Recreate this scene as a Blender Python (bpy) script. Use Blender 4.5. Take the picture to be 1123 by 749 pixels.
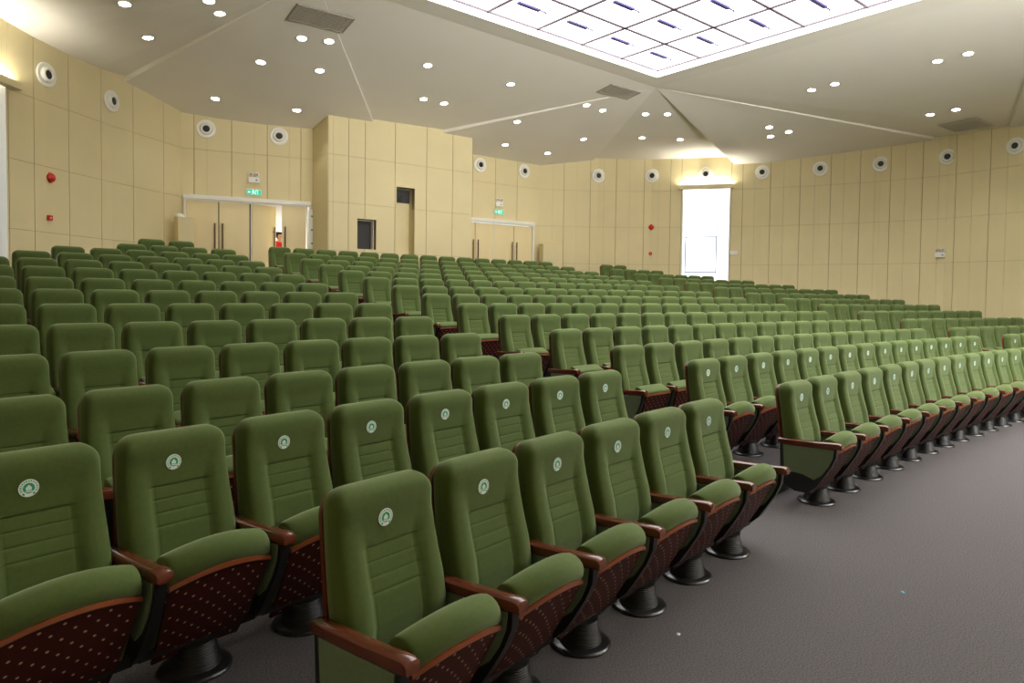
import bpy, bmesh, math, random
from mathutils import Vector, Matrix
random.seed(7)
for o in list(bpy.data.objects):
    bpy.data.objects.remove(o)
SC = bpy.context.scene
COL = SC.collection

# ------------------------------------------------------------------ camera, world, light, exposure
CAM_R = Vector((0.75928, -0.65062, 0.01357)); CAM_U = Vector((0.01176, 0.03457, 0.99933)); CAM_F = Vector((0.65066, 0.75862, -0.0339))
CAM_P = Vector((-9.5035, 40.3429, 1.7236)); FPX = 748.48
cd = bpy.data.cameras.new('camera'); cam = bpy.data.objects.new('camera', cd); COL.objects.link(cam)
rot = Matrix((CAM_R, CAM_U, -CAM_F)).transposed().to_4x4()
cam.matrix_world = Matrix.Translation(CAM_P) @ rot
cd.sensor_width = 36; cd.lens = FPX / 1123 * 36; cd.shift_x = -21.8 / 1123; cd.shift_y = -26.5 / 1123
cd.clip_start = 0.05; cd.clip_end = 200
SC.camera = cam
SC.view_settings.view_transform = 'Standard'; SC.view_settings.look = 'None'
SC.view_settings.gamma = 1; SC.view_settings.use_curve_mapping = False
SC.view_settings.exposure = 0.0
w = bpy.data.worlds.new('daylight'); SC.world = w; w.use_nodes = True
bg = w.node_tree.nodes['Background']; bg.inputs[0].default_value = (0.93, 0.97, 1.0, 1); bg.inputs[1].default_value = 3.0
PANEL_E = 3.7       # luminous ceiling panels
COVE_E = 2.6
DOWN_E = 22.0       # visible lamp of each downlight
DOWN_W = 38.0       # watts of each downlight's beam
CEIL_FILL_W = 1100.0     # watts of an unseen fill, added to brighten ceiling and walls
def area(name, loc, look, size, watts, col=(1, 1, 1)):
    l = bpy.data.lights.new(name, 'AREA'); l.shape = 'RECTANGLE'; l.size, l.size_y = size; l.energy = watts; l.color = col
    o = bpy.data.objects.new(name, l); COL.objects.link(o); o.location = loc
    o.rotation_euler = (Vector(look) - Vector(loc)).to_track_quat('-Z', 'Y').to_euler(); return o
sw = area('ceiling_fill_light', (-1.2, 31.2, 2.4), (1.5, 52, 13.8), (9.0, 2.6), CEIL_FILL_W, (1.0, 0.985, 0.95)); sw.data.spread = math.radians(60)
FRONT_W = 900.0     # one broad overhead fill, added in place of unbuilt front downlights
fw = area('front_aisle_fill', (5.0, 39.0, 6.9), (4.6, 42.5, 0), (8.0, 2.2), FRONT_W, (1.0, 0.98, 0.93)); fw.data.spread = math.radians(120)

# ------------------------------------------------------------------ materials
def srgb(r, g, b):
    f = lambda c: (c / 255 / 12.92) if c / 255 <= 0.04045 else ((c / 255 + 0.055) / 1.055) ** 2.4
    return (f(r), f(g), f(b), 1)
def mat(name, col, rough=0.6, metal=0.0, noise=None, bump=None, emit=None, sheen=0.0, coat=0.0, spec=0.5, stretch=None):
    m = bpy.data.materials.new(name); m.use_nodes = True; nt = m.node_tree; b = nt.nodes['Principled BSDF']
    b.inputs['Base Color'].default_value = col; b.inputs['Roughness'].default_value = rough; b.inputs['Metallic'].default_value = metal
    b.inputs['Sheen Weight'].default_value = sheen; b.inputs['Coat Weight'].default_value = coat
    b.inputs['Specular IOR Level'].default_value = spec
    if sheen: b.inputs['Sheen Tint'].default_value = (0.8, 0.95, 0.6, 1)
    if emit:
        b.inputs['Emission Color'].default_value = emit[0]; b.inputs['Emission Strength'].default_value = emit[1]
    if noise or bump:
        tc = nt.nodes.new('ShaderNodeTexCoord'); mp = nt.nodes.new('ShaderNodeMapping'); nt.links.new(tc.outputs['Object'], mp.inputs[0])
        if stretch: mp.inputs['Scale'].default_value = stretch
    if noise:   # (scale, amount)
        n = nt.nodes.new('ShaderNodeTexNoise'); n.inputs['Scale'].default_value = noise[0]; n.inputs['Detail'].default_value = 4
        nt.links.new(mp.outputs[0], n.inputs['Vector'])
        r = nt.nodes.new('ShaderNodeValToRGB'); a = noise[1]
        r.color_ramp.elements[0].position = 0.3; r.color_ramp.elements[1].position = 0.7
        r.color_ramp.elements[0].color = tuple(c * (1 - a) for c in col[:3]) + (1,)
        r.color_ramp.elements[1].color = tuple(min(1, c * (1 + a)) for c in col[:3]) + (1,)
        nt.links.new(n.outputs['Fac'], r.inputs[0]); nt.links.new(r.outputs[0], b.inputs['Base Color'])
    if bump:    # (scale, strength, distance)
        n2 = nt.nodes.new('ShaderNodeTexNoise'); n2.inputs['Scale'].default_value = bump[0]; n2.inputs['Detail'].default_value = 3
        nt.links.new(mp.outputs[0], n2.inputs['Vector'])
        bp = nt.nodes.new('ShaderNodeBump'); bp.inputs['Strength'].default_value = bump[1]; bp.inputs['Distance'].default_value = bump[2]
        nt.links.new(n2.outputs['Fac'], bp.inputs['Height']); nt.links.new(bp.outputs[0], b.inputs['Normal'])
    return m
M = {}
M['fabric'] = mat('green_fabric', srgb(76, 92, 43), 0.85, noise=(60, .07), bump=(420, .25, .002), sheen=.4, spec=.2)
M['fabric_lit'] = mat('green_fabric_insert_lit', srgb(112, 128, 104), 0.85, noise=(60, .06), bump=(420, .2, .002), sheen=.2, spec=.2)  # seat green turned paler: light on the side panels put into the colour
M['wood'] = mat('polished_brown_wood', srgb(100, 48, 30), 0.25, noise=(9, .1), coat=.5, stretch=(6, 1, 6))
M['shell'] = mat('red_brown_wood', srgb(104, 44, 26), 0.35, noise=(9, .2), coat=.3, stretch=(4, 1, 1))
M['trimwood'] = mat('light_brown_wood_edge', srgb(132, 70, 40), 0.3, coat=.4)
M['black'] = mat('black_metal', (0.012, 0.012, 0.013, 1), 0.35)
M['blackrib'] = mat('black_rubber', (0.01, 0.01, 0.01, 1), 0.45)
M['rim'] = mat('dark_gloss_metal', (0.015, 0.015, 0.016, 1), 0.3, coat=.25)
M['white'] = mat('white_plastic', srgb(240, 238, 226), 0.5)
M['sticker_w'] = mat('sticker_white', srgb(240, 252, 246), 0.4)
M['sticker_g'] = mat('sticker_green', srgb(40, 165, 120), 0.4)
M['wall'] = mat('cream_wall_panel', srgb(224, 210, 164), 0.75, noise=(1.3, .025), bump=(160, .12, .002))
M['groove'] = mat('tan_groove', srgb(150, 125, 78), 0.8)
M['door'] = mat('pale_wood_door', srgb(240, 222, 172), 0.5, noise=(3, .03), stretch=(1, 1, .2))
M['doorframe'] = mat('white_door_frame', srgb(238, 236, 226), 0.4)
M['ceil'] = mat('off_white_ceiling', srgb(235, 230, 218), 0.85, noise=(.8, .015))
M['coffer'] = mat('white_coffer', srgb(240, 238, 232), 0.7)
M['carpet'] = mat('grey_carpet', srgb(92, 88, 88), 0.95, noise=(120, .4), bump=(210, .6, .004), spec=.15)
M['alu'] = mat('aluminium', (0.7, 0.7, 0.7, 1), 0.3, metal=1)
M['grille'] = mat('grey_grille', srgb(165, 158, 142), 0.6); M['grillepale'] = mat('pale_grille', srgb(196, 190, 174), 0.7)
M['grilledark'] = mat('dark_duct', srgb(95, 90, 80), 0.8)
M['red'] = mat('red_plastic', srgb(205, 40, 30), 0.35)
M['dark'] = mat('dark_interior', srgb(45, 42, 40), 0.6)
M['brownmetal'] = mat('brown_handle', srgb(95, 75, 55), 0.4, metal=.4)
M['bar'] = mat('violet_grey_bar', srgb(70, 58, 120), 0.5)
M['greyframe'] = mat('grey_window_frame', srgb(95, 105, 135), 0.5)
M['skin'] = mat('skin', srgb(222, 172, 145), 0.55, bump=(90, .1, .001))
M['hair'] = mat('black_hair', (0.015, 0.012, 0.01, 1), 0.5, bump=(120, .4, .004))
M['redshirt'] = mat('red_cloth', srgb(225, 45, 60), 0.8, bump=(60, .2, .004))
M['trouser'] = mat('dark_cloth', srgb(40, 42, 55), 0.85, bump=(60, .2, .004))
M['panel_e'] = mat('luminous_panel', srgb(245, 245, 250), 0.6, emit=((1, 0.985, 0.98, 1), PANEL_E))
M['cove_e'] = mat('cove_light', (1, 1, 1, 1), 0.6, emit=((1, 0.99, 0.97, 1), COVE_E))
M['lamp_e'] = mat('downlight_lamp', (1, 1, 1, 1), 0.5, emit=((1, 0.97, 0.9, 1), DOWN_E))
M['sign_e'] = mat('green_exit_sign', srgb(30, 190, 150), 0.4, emit=((0.02, 0.5, 0.36, 1), 0.6))
M['signw_e'] = mat('white_sign_marks', (1, 1, 1, 1), 0.4, emit=((0.85, 1, 0.95, 1), 1.0))
def perforated():
    m = mat('perforated_dark_wood', srgb(78, 34, 26), 0.5, spec=.25); nt = m.node_tree; b = nt.nodes['Principled BSDF']
    tc = nt.nodes.new('ShaderNodeTexCoord')
    outs = []
    for off in (0.0, 0.5):
        mp = nt.nodes.new('ShaderNodeVectorMath'); mp.operation = 'MULTIPLY_ADD'
        mp.inputs[1].default_value = (1 / .074, 1 / .074, 0); mp.inputs[2].default_value = (off, off, 0)
        nt.links.new(tc.outputs['UV'], mp.inputs[0])
        fr = nt.nodes.new('ShaderNodeVectorMath'); fr.operation = 'FRACTION'; nt.links.new(mp.outputs[0], fr.inputs[0])
        sb = nt.nodes.new('ShaderNodeVectorMath'); sb.operation = 'SUBTRACT'; sb.inputs[1].default_value = (.5, .5, 0); nt.links.new(fr.outputs[0], sb.inputs[0])
        ln = nt.nodes.new('ShaderNodeVectorMath'); ln.operation = 'LENGTH'; nt.links.new(sb.outputs[0], ln.inputs[0])
        lt = nt.nodes.new('ShaderNodeMath'); lt.operation = 'LESS_THAN'; lt.inputs[1].default_value = .078; nt.links.new(ln.outputs['Value'], lt.inputs[0])
        outs.append(lt)
    mx = nt.nodes.new('ShaderNodeMath'); mx.operation = 'MAXIMUM'
    nt.links.new(outs[0].outputs[0], mx.inputs[0]); nt.links.new(outs[1].outputs[0], mx.inputs[1])
    mix = nt.nodes.new('ShaderNodeMix'); mix.data_type = 'RGBA'
    nt.links.new(mx.outputs[0], mix.inputs['Factor']); mix.inputs['A'].default_value = srgb(74, 30, 22); mix.inputs['B'].default_value = srgb(215, 180, 160)
    nt.links.new(mix.outputs['Result'], b.inputs['Base Color']); return m
M['perf'] = perforated()
def glass():
    m = bpy.data.materials.new('window_glass'); m.use_nodes = True; b = m.node_tree.nodes['Principled BSDF']
    b.inputs['Transmission Weight'].default_value = 1; b.inputs['Roughness'].default_value = 0.0; b.inputs['IOR'].default_value = 1.02
    return m
M['glass'] = glass()
M['darkglass'] = mat('dark_glass', srgb(66, 64, 64), 0.5, spec=.2)

# ------------------------------------------------------------------ mesh helpers
class MB:
    def __init__(s): s.v = []; s.f = []; s.m = []; s.uv = {}
    def add(s, vs, fs, mi=0):
        n = len(s.v); s.v += [tuple(p) for p in vs]
        for f in fs: s.f.append(tuple(n + i for i in f)); s.m.append(mi)
    def box(s, c, d, mi=0, mtx=None):
        x, y, z = (k / 2 for k in d)
        vs = [Vector((sx * x, sy * y, sz * z)) for sx in (-1, 1) for sy in (-1, 1) for sz in (-1, 1)]
        vs = [(mtx @ p if mtx else p) + Vector(c) for p in vs]
        s.add(vs, [(0, 1, 3, 2), (4, 6, 7, 5), (0, 4, 5, 1), (2, 3, 7, 6), (0, 2, 6, 4), (1, 5, 7, 3)], mi)
    def loft(s, rings, mi=0, cap=True):
        n = len(rings[0]); base = len(s.v)
        for r in rings: s.v += [tuple(p) for p in r]
        for i in range(len(rings) - 1):
            for j in range(n):
                k = (j + 1) % n
                s.f.append((base + i * n + j, base + i * n + k, base + (i + 1) * n + k, base + (i + 1) * n + j)); s.m.append(mi)
        if cap:
            s.f.append(tuple(base + j for j in range(n))[::-1]); s.m.append(mi)
            e = base + (len(rings) - 1) * n; s.f.append(tuple(e + j for j in range(n))); s.m.append(mi)
    def prism(s, poly, x0, x1, mi=0):      # poly in (y, z), extruded along x
        n = len(poly)
        s.loft([[(x0, y, z) for y, z in poly], [(x1, y, z) for y, z in poly]], mi)
    def lathe(s, prof, mi=0, n=24, axis='z', c=(0, 0, 0)):
        rings = []
        for r, h in prof:
            ring = []
            for k in range(n):
                a = 2 * math.pi * k / n
                p = (r * math.cos(a), r * math.sin(a), h) if axis == 'z' else (r * math.cos(a), h, r * math.sin(a))
                ring.append(tuple(p[i] + c[i] for i in range(3)))
            rings.append(ring)
        s.loft(rings, mi)
    def mesh(s, name, mats, smooth=False):
        me = bpy.data.meshes.new(name); me.from_pydata(s.v, [], s.f); me.update()
        for m in (mats if isinstance(mats, (list, tuple)) else [mats]): me.materials.append(m)
        me.polygons.foreach_set('material_index', s.m)
        bm = bmesh.new(); bm.from_mesh(me); bmesh.ops.recalc_face_normals(bm, faces=bm.faces); bm.to_mesh(me); bm.free()
        if smooth:
            me.polygons.foreach_set('use_smooth', [True] * len(me.polygons))
            try: me.set_sharp_from_angle(angle=math.radians(smooth if smooth is not True else 40))
            except Exception: pass
        return me
def link(name, me, parent=None, loc=None, rz=None):
    o = bpy.data.objects.new(name, me); COL.objects.link(o)
    if parent is not None: o.parent = parent
    if loc is not None: o.location = loc
    if rz is not None: o.rotation_euler = (0, 0, rz)
    return o
def tag(o, label, cat, group=None):
    o['label'] = label; o['category'] = cat
    if group: o['group'] = group
    return o
def struct(name, mb, mats, smooth=False, parent=None):
    o = link(name, mb.mesh(name, mats, smooth), parent)
    if parent is None: o['kind'] = 'structure'
    return o
def thing(name, label, cat, loc=(0, 0, 0), rz=0, group=None):
    o = link(name, None, None, loc, rz); tag(o, label, cat, group); return o

# ------------------------------------------------------------------ seating layout
ROW_R = [43.492, 44.527, 45.425, 46.346, 47.228, 48.148, 49.076, 49.997, 50.91, 51.82, 52.749, 53.671, 54.579, 55.508]
ROW_Z = [0.0, 0.1, 0.186, 0.318, 0.458, 0.587, 0.711, 0.835, 0.973, 1.1, 1.229, 1.366, 1.514, 1.681]
# distance of each seat along its row's arc from the hall's axis
ARC = {"A1":[-5.574,-6.12,-6.676,-7.229,-7.765,-8.311],"A2":[-5.483,-6.057,-6.645,-7.204,-7.763,-8.299,-8.831,-9.36,-9.905],"A3":[-5.577,-6.133,-6.689,-7.239,-7.772,-8.297,-8.823,-9.352,-9.89],"A4":[-5.591,-6.154,-6.707,-7.253,-7.787,-8.298,-8.817,-9.314,-9.802],"A5":[-5.607,-6.167,-6.721,-7.261,-7.786,-8.294,-8.797,-9.282,-9.756],"A6":[-5.607,-6.156,-6.68,-7.225,-7.742,-8.259,-8.78,-9.287,-9.79],"A7":[-5.596,-6.141,-6.688,-7.209,-7.732,-8.242,-8.746,-9.238,-9.722],"A8":[-5.589,-6.109,-6.648,-7.171,-7.684,-8.207,-8.719,-9.23,-9.738],"A9":[-5.56,-6.097,-6.617,-7.141,-7.66,-8.173,-8.686,-9.191,-9.694],"A10":[-5.556,-6.079,-6.606,-7.119,-7.632,-8.152,-8.666,-9.177],"A11":[-5.513,-6.042,-6.569,-7.093,-7.613,-8.128,-8.649],"A12":[-5.487,-6.019,-6.546,-7.072,-7.585,-8.105],"A13":[-5.433,-5.971,-6.502,-7.039],"A14":[-5.43,-5.971,-6.518],"B1":[-3.963,-3.389,-2.794,-2.215,-1.657,-1.122,-0.595,-0.06,0.479,1.022,1.55,2.082,2.621,3.171,3.721],"B2":[-3.811,-3.243,-2.651,-2.067,-1.495,-0.938,-0.381,0.176,0.724,1.262,1.791,2.323,2.867,3.419,3.973],"B3":[-3.911,-3.323,-2.72,-2.115,-1.529,-0.95,-0.393,0.174,0.723,1.274,1.816,2.363,2.918,3.467,4.032],"B4":[-3.965,-3.38,-2.783,-2.186,-1.595,-1.019,-0.452,0.128,0.709,1.28,1.835,2.408,2.972,3.534,4.087],"B5":[-4.037,-3.458,-2.874,-2.286,-1.7,-1.12,-0.541,0.039,0.609,1.176,1.731,2.292,2.848,3.401,3.963],"B6":[-4.037,-3.465,-2.893,-2.32,-1.748,-1.175,-0.602,-0.03,0.543,1.115,1.688,2.26,2.833,3.405,3.977],"B7":[-4.026,-3.459,-2.892,-2.326,-1.759,-1.192,-0.626,-0.059,0.508,1.075,1.641,2.208,2.775,3.342,3.908],"B8":[-3.999,-3.434,-2.869,-2.304,-1.739,-1.174,-0.609,-0.044,0.521,1.086,1.651,2.216,2.781,3.346,3.911],"B9":[-4.023,-3.456,-2.89,-2.323,-1.757,-1.19,-0.624,-0.057,0.509,1.076,1.642,2.209,2.775,3.342,3.908],"B10":[-4.037,-3.467,-2.896,-2.325,-1.754,-1.183,-0.612,-0.041,0.53,1.101,1.672,2.243,2.814,3.385,3.956],"B11":[-3.996,-3.428,-2.86,-2.293,-1.725,-1.157,-0.589,-0.022,0.546,1.114,1.681,2.249,2.817,3.385,3.952],"B12":[-3.978,-3.412,-2.846,-2.28,-1.713,-1.147,-0.581,-0.014,0.552,1.118,1.685,2.251,2.817,3.384,3.95],"B13":[-3.97,-3.408,-2.845,-2.282,-1.719,-1.156,-0.594,-0.031,0.532,1.095,1.658,2.22,2.783,3.346,3.909],"B14":[-3.945,-3.389,-2.837,-2.283,-1.726,-1.168,-0.605,-0.04,0.526,1.089,1.652,2.219,2.784,3.338,3.892],"C1":[5.683,6.243,6.803,7.363,7.923,8.483],"C2":[5.615,6.175,6.735,7.295,7.855,8.415,8.975,9.535,10.095],"C3":[5.626,6.195,6.776,7.332,7.892,8.453,9.013,9.573,10.133],"C4":[5.697,6.254,6.82,7.356,7.905,8.454,9.034,9.616,10.199],"C5":[5.716,6.292,6.867,7.431,7.984,8.546,9.103,9.664,10.223],"C6":[5.761,6.334,6.914,7.475,8.028,8.588,9.124,9.664,10.205],"C7":[5.77,6.334,6.911,7.465,8.039,8.629,9.216,9.776,10.325],"C8":[5.74,6.315,6.888,7.456,8.038,8.634,9.215,9.769,10.319],"C9":[5.736,6.298,6.877,7.453,8.043,8.617,9.193,9.759,10.324],"C10":[5.738,6.318,6.89,7.462,8.02,8.587,9.165,9.739],"C11":[5.79,6.361,6.934,7.508,8.076,8.645,9.21],"C12":[5.797,6.353,6.903,7.463,8.023,8.588],"C13":[5.789,6.342,6.888,7.442],"C14":[5.727,6.283,6.841]}
SIDE_N = {1: 6, 10: 8, 11: 7, 12: 6, 13: 4, 14: 3}
PITCH = 0.56
def arc(block, row, i): return ARC[block + str(row)][i]
SEATS = []
for row in range(1, 15):
    R = ROW_R[row - 1]
    for block in 'ABC':
        n = 15 if block == 'B' else SIDE_N.get(row, 9)
        for i in range(n):
            if row == 14 and block != 'B' and i == 0: continue
            a = (arc(block, row, i) + (.025 if row <= 2 else .008)) / R
            k_ = 1 if i + 1 < n else -1
            SEATS.append((block, row, i, n, (R * math.sin(a), R * math.cos(a), ROW_Z[row - 1]), -a, min(1.0, max(.9, abs(arc(block, row, i + k_) - arc(block, row, i)) / .555))))
def project(p):
    d = Vector(p) - CAM_P; z = d.dot(CAM_F)
    if z <= 0.1: return None
    return 561.5 + 21.8 + FPX * d.dot(CAM_R) / z, 374.5 - 26.5 - FPX * d.dot(CAM_U) / z, z

# ------------------------------------------------------------------ floor with curved steps
mb = MB(); A0, A1, NA = -0.40, 0.40, 64
ang = [A0 + (A1 - A0) * k / NA for k in range(NA + 1)]
edges = [(24.0, 0.0)] + [(ROW_R[k - 1] + 0.12, ROW_Z[k]) for k in range(1, 14)] + [(62.5, ROW_Z[13])]
prev = None
for idx in range(len(edges) - 1):
    r0, z0 = edges[idx]; r1 = edges[idx + 1][0]
    # tread
    for a, b in zip(ang, ang[1:]):
        mb.add([(r0 * math.sin(a), r0 * math.cos(a), z0), (r0 * math.sin(b), r0 * math.cos(b), z0), (r1 * math.sin(b), r1 * math.cos(b), z0), (r1 * math.sin(a), r1 * math.cos(a), z0)], [(0, 1, 2, 3)])
        if idx + 2 < len(edges):
            z1 = edges[idx + 1][1]
            mb.add([(r1 * math.sin(a), r1 * math.cos(a), z0), (r1 * math.sin(b), r1 * math.cos(b), z0), (r1 * math.sin(b), r1 * math.cos(b), z1), (r1 * math.sin(a), r1 * math.cos(a), z1)], [(0, 1, 2, 3)])
struct('floor', mb, M['carpet'])
tn = 0
for k in range(1, 14):
    r = edges[k][0]; z = edges[k][1]
    for side in (-1, 1):
        s0, s1 = ((-5.30, -4.20) if side < 0 else (4.22, 5.44)); tn += 1
        mb = MB(); st = [s0 + (s1 - s0) * j / 6 for j in range(7)]
        rings = []
        for s_ in st:
            a = s_ / r
            rings.append([((r + dr) * math.sin(a), (r + dr) * math.cos(a), z + dz) for dr, dz in ((-.008, -.03), (-.008, .004), (.045, .004), (.045, .001), (.0, .001), (.0, -.03))])
        mb.loft(rings); struct('trim_%d' % tn, mb, M['alu'])

# ------------------------------------------------------------------ walls with grooved panels
def along(pl, d):
    for i in range(len(pl) - 1):
        a, b = Vector(pl[i]), Vector(pl[i + 1]); L = (b - a).length
        if d <= L + 1e-6 or i == len(pl) - 2:
            t = (b - a) / L; return a + t * d, t
        d -= L
def plen(pl): return sum((Vector(b) - Vector(a)).length for a, b in zip(pl, pl[1:]))
def verts_d(pl):
    out = [0]; 
    for a, b in zip(pl, pl[1:]): out.append(out[-1] + (Vector(b) - Vector(a)).length)
    return out
def panel_wall(name, pl, seams, minor=(), holes=(), z0=-.2, z1=7.4, zs=(2.80, 4.08, 5.32), flip=1):
    L = plen(pl); cuts = {}
    for d in verts_d(pl): cuts[round(d, 4)] = 0.0
    for h in holes: cuts[round(h[0], 4)] = 0.0; cuts[round(h[1], 4)] = 0.0
    for d in minor: cuts[round(d, 4)] = .004
    for d in seams:
        if 0 < d < L: cuts[round(d, 4)] = .014
    zc = {z0: 0, z1: 0}
    for z in zs: zc[z] = .006
    for h in holes: zc[h[2]] = zc.get(h[2], 0); zc[h[3]] = zc.get(h[3], 0)
    ds = sorted(cuts); zz = sorted(zc); mb = MB()
    # merge nearly equal cuts
    dd = []
    for d in ds:
        if dd and d - dd[-1] < .012: cuts[dd[-1]] = max(cuts[dd[-1]], cuts[d]); continue
        dd.append(d)
    pts = {}
    vd = verts_d(pl)
    for a, b in zip(dd, dd[1:]):
        mid = (a + b) / 2; p, t = along(pl, mid); n = Vector((t.y, -t.x)) * flip
        for c, e in zip(zz, zz[1:]):
            zm = (c + e) / 2
            if any(h[0] < mid < h[1] and h[2] < zm < h[3] for h in holes): continue
            ga, gb = cuts[a] / 2, cuts[b] / 2; gc, ge = zc[c] / 2, zc[e] / 2
            pa = p + t * (a - mid); pb = p + t * (b - mid)
            # backing slab
            q = [pa, pb, pb - n * .15, pa - n * .15]
            mb.add([(v.x, v.y, zq) for zq in (c, e) for v in q], [(0, 1, 5, 4), (1, 2, 6, 5), (2, 3, 7, 6), (3, 0, 4, 7), (0, 3, 2, 1), (4, 5, 6, 7)], 1)
            # proud board
            pa2 = pa + t * ga; pb2 = pb - t * gb
            q = [pa2 + n * .018, pb2 + n * .018, pb2 + n * .0, pa2 + n * .0]
            mb.add([(v.x, v.y, zq) for zq in (c + gc, e - ge) for v in q], [(0, 1, 5, 4), (1, 2, 6, 5), (3, 0, 4, 7), (0, 3, 2, 1), (4, 5, 6, 7)], 0)
    return struct(name, mb, [M['wall'], M['groove']])
W_L = [(-8.65, 56.05), (-8.01, 56.71), (-6.71, 57.98), (-4.93, 59.45)]
W_LF = [(-11.0, 30), (-11.6, 40), (-12.4, 46), (-11.6, 50.4), (-9.85, 54.6), (-8.65, 56.05)]
W_BL = [(-4.93, 59.45), (-1.85, 58.55)]; W_BS = [(-1.85, 58.55), (-1.89, 57.45)]; W_BF = [(-1.89, 57.45), (2.47, 57.17)]; W_BS2 = [(2.47, 57.17), (2.47, 58.34)]
W_BR = [(2.47, 58.34), (5.95, 58.08)]
W_R = [(5.95, 58.08), (7.70, 56.97), (9.0, 55.67), (10, 54.17), (11.01, 52.67), (11.72, 51.04), (12.28, 49.41), (12.51, 47.63), (12.21, 45.9), (11.9, 44)]
W_RF = [(11.9, 44), (11.5, 40), (11.0, 30)]
W_F = [(11.0, 30), (-11.0, 30)]
FZ = ROW_Z[13]
lw = plen(W_LF)
panel_wall('wall_left', W_L, (.03, .62, 1.5, 2.42, 3.38, 4.38))
panel_wall('wall_left_front', W_LF, [k * .9 for k in range(1, 24)], holes=[(lw - 1.62, lw - .03, 1.9, 5.60)])
panel_wall('wall_back_left', W_BL, (.29, 1.17, 2.04, 2.89), (.587, 1.72, 2.59), holes=[(.10, 3.08, FZ, 4.05)])
panel_wall('wall_booth_side_left', W_BS, (), ())
panel_wall('wall_booth_front', W_BF, (.534, .995, 1.878, 2.856, 3.711), (.11,), holes=[(.785, 1.325, 2.88, 3.69), (1.925, 2.485, 2.80, 4.66)])
panel_wall('wall_booth_side_right', W_BS2, (), ())
panel_wall('wall_back_right', W_BR, (.827, 1.696, 2.569), (), holes=[(.19, 3.20, FZ, 4.05)])
panel_wall('wall_right', W_R, (.87, 1.8, 2.70, 3.66, 4.56, 4.93, 6.56, 6.92, 7.8, 8.71, 9.62, 10.46, 11.31, 12.18, 13.06, 13.96), (.48, 1.31, 2.28, 3.16, 4.16, 7.3, 8.21, 9.15, 10.0, 10.88, 11.72, 12.61, 13.51, 14.39), holes=[(4.955, 6.54, 1.9, 5.60)])
panel_wall('wall_right_front', W_RF, [k * .9 for k in range(1, 16)])
panel_wall('wall_front', W_F, [k * 1.1 for k in range(1, 20)])

# ------------------------------------------------------------------ ceiling of folded wedges
PL = (-4.6, 51.95, 7.15); PR = (4.6, 51.95, 7.15); QR = (4.6, 43.4, 7.15); SR = (4.6, 38, 7.15); SL = (-4.6, 38, 7.15)
FAC = [
 [PL, (-6.36, 58.27, 6.51), (-6.95, 57.75, 6.44), (-7.6, 57.1, 6.43), (-8.24, 56.48, 6.45), (-8.72, 55.98, 6.51), (-10.1, 54.4, 6.5), (-11.8, 50, 6.45), (-12.6, 46, 6.4), SL],
 [PL, (-6.36, 58.27, 6.386), (-5.455, 59.02, 6.28), (-4.93, 59.47, 6.2), (-4.1, 59.22, 6.135), (-3.04, 58.92, 6.10), (-1.85, 58.57, 6.12), (-1.89, 57.45, 6.29), (-.566, 57.365, 6.305)],
 [PL, (-.566, 57.365, 6.379), (1.373, 57.24, 6.432), PR],
 [PR, (1.373, 57.24, 6.335), (2.487, 57.17, 6.33), (2.48, 58.35, 6.14), (5.95, 58.10, 6.105), (7.553, 57.08, 6.36)],
 [PR, (7.553, 57.08, 6.439), (9.0, 55.69, 6.40), (9.34, 55.18, 6.387), (10.42, 53.56, 6.371), (10.557, 53.36, 6.27)],
 [PR, (10.557, 53.36, 6.12), (11.03, 52.68, 6.12), (11.74, 51.05, 6.226), (12.3, 49.42, 6.323), (12.50, 47.86, 6.378)],
 [PR, (12.50, 47.86, 6.457), (12.25, 46.13, 6.404), QR],
 [QR, (12.25, 46.1, 6.346), (12.1, 45, 6.3), (11.7, 40, 6.3), SR],
 [SL, (-12.6, 46, 6.4), (-11.8, 40, 6.4), (-11.2, 29.9, 6.4), (11.2, 29.9, 6.4), (11.7, 40, 6.3), SR],
]
CEN = Vector((0, 45))
mb = MB()
def out(p):   # push a wall point a little past the wall so that no gap shows
    if p in (PL, PR, QR, SR, SL): return p
    v = Vector(p[:2]) - CEN; v = v * (1 + .14 / v.length) + CEN; return (v.x, v.y, p[2])
for F in FAC:
    for i in range(1, len(F) - 1): mb.add([out(F[0]), out(F[i]), out(F[i + 1])], [(0, 1, 2)])
for apex, a, b in ((PL, FAC[0][1], FAC[1][1]), (PL, FAC[1][-1], FAC[2][1]), (PR, FAC[2][2], FAC[3][1]), (PR, FAC[3][-1], FAC[4][1]), (PR, FAC[4][-1], FAC[5][1]), (PR, FAC[5][-1], FAC[6][1]), (QR, FAC[6][2], FAC[7][1])):
    mb.add([apex, out(a), out(b)], [(0, 1, 2)])
# flat margin round the coffer and the coffer's sides
cx, cy0, cy1, cz, ch = 3.97, 38.62, 51.40, 7.15, 7.31
o4 = [(-4.6, 38), (4.6, 38), (4.6, 51.95), (-4.6, 51.95)]; i4 = [(-cx, cy0), (cx, cy0), (cx, cy1), (-cx, cy1)]
for k in range(4):
    l = (k + 1) % 4
    mb.add([(*o4[k], cz), (*o4[l], cz), (*i4[l], cz), (*i4[k], cz)], [(0, 1, 2, 3)])
struct('ceiling', mb, M['ceil'])
mb = MB()   # roof slab above everything
mb.box((0, 45, 7.75), (29, 32, .1)); struct('ceiling_slab', mb, M['ceil'])

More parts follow.
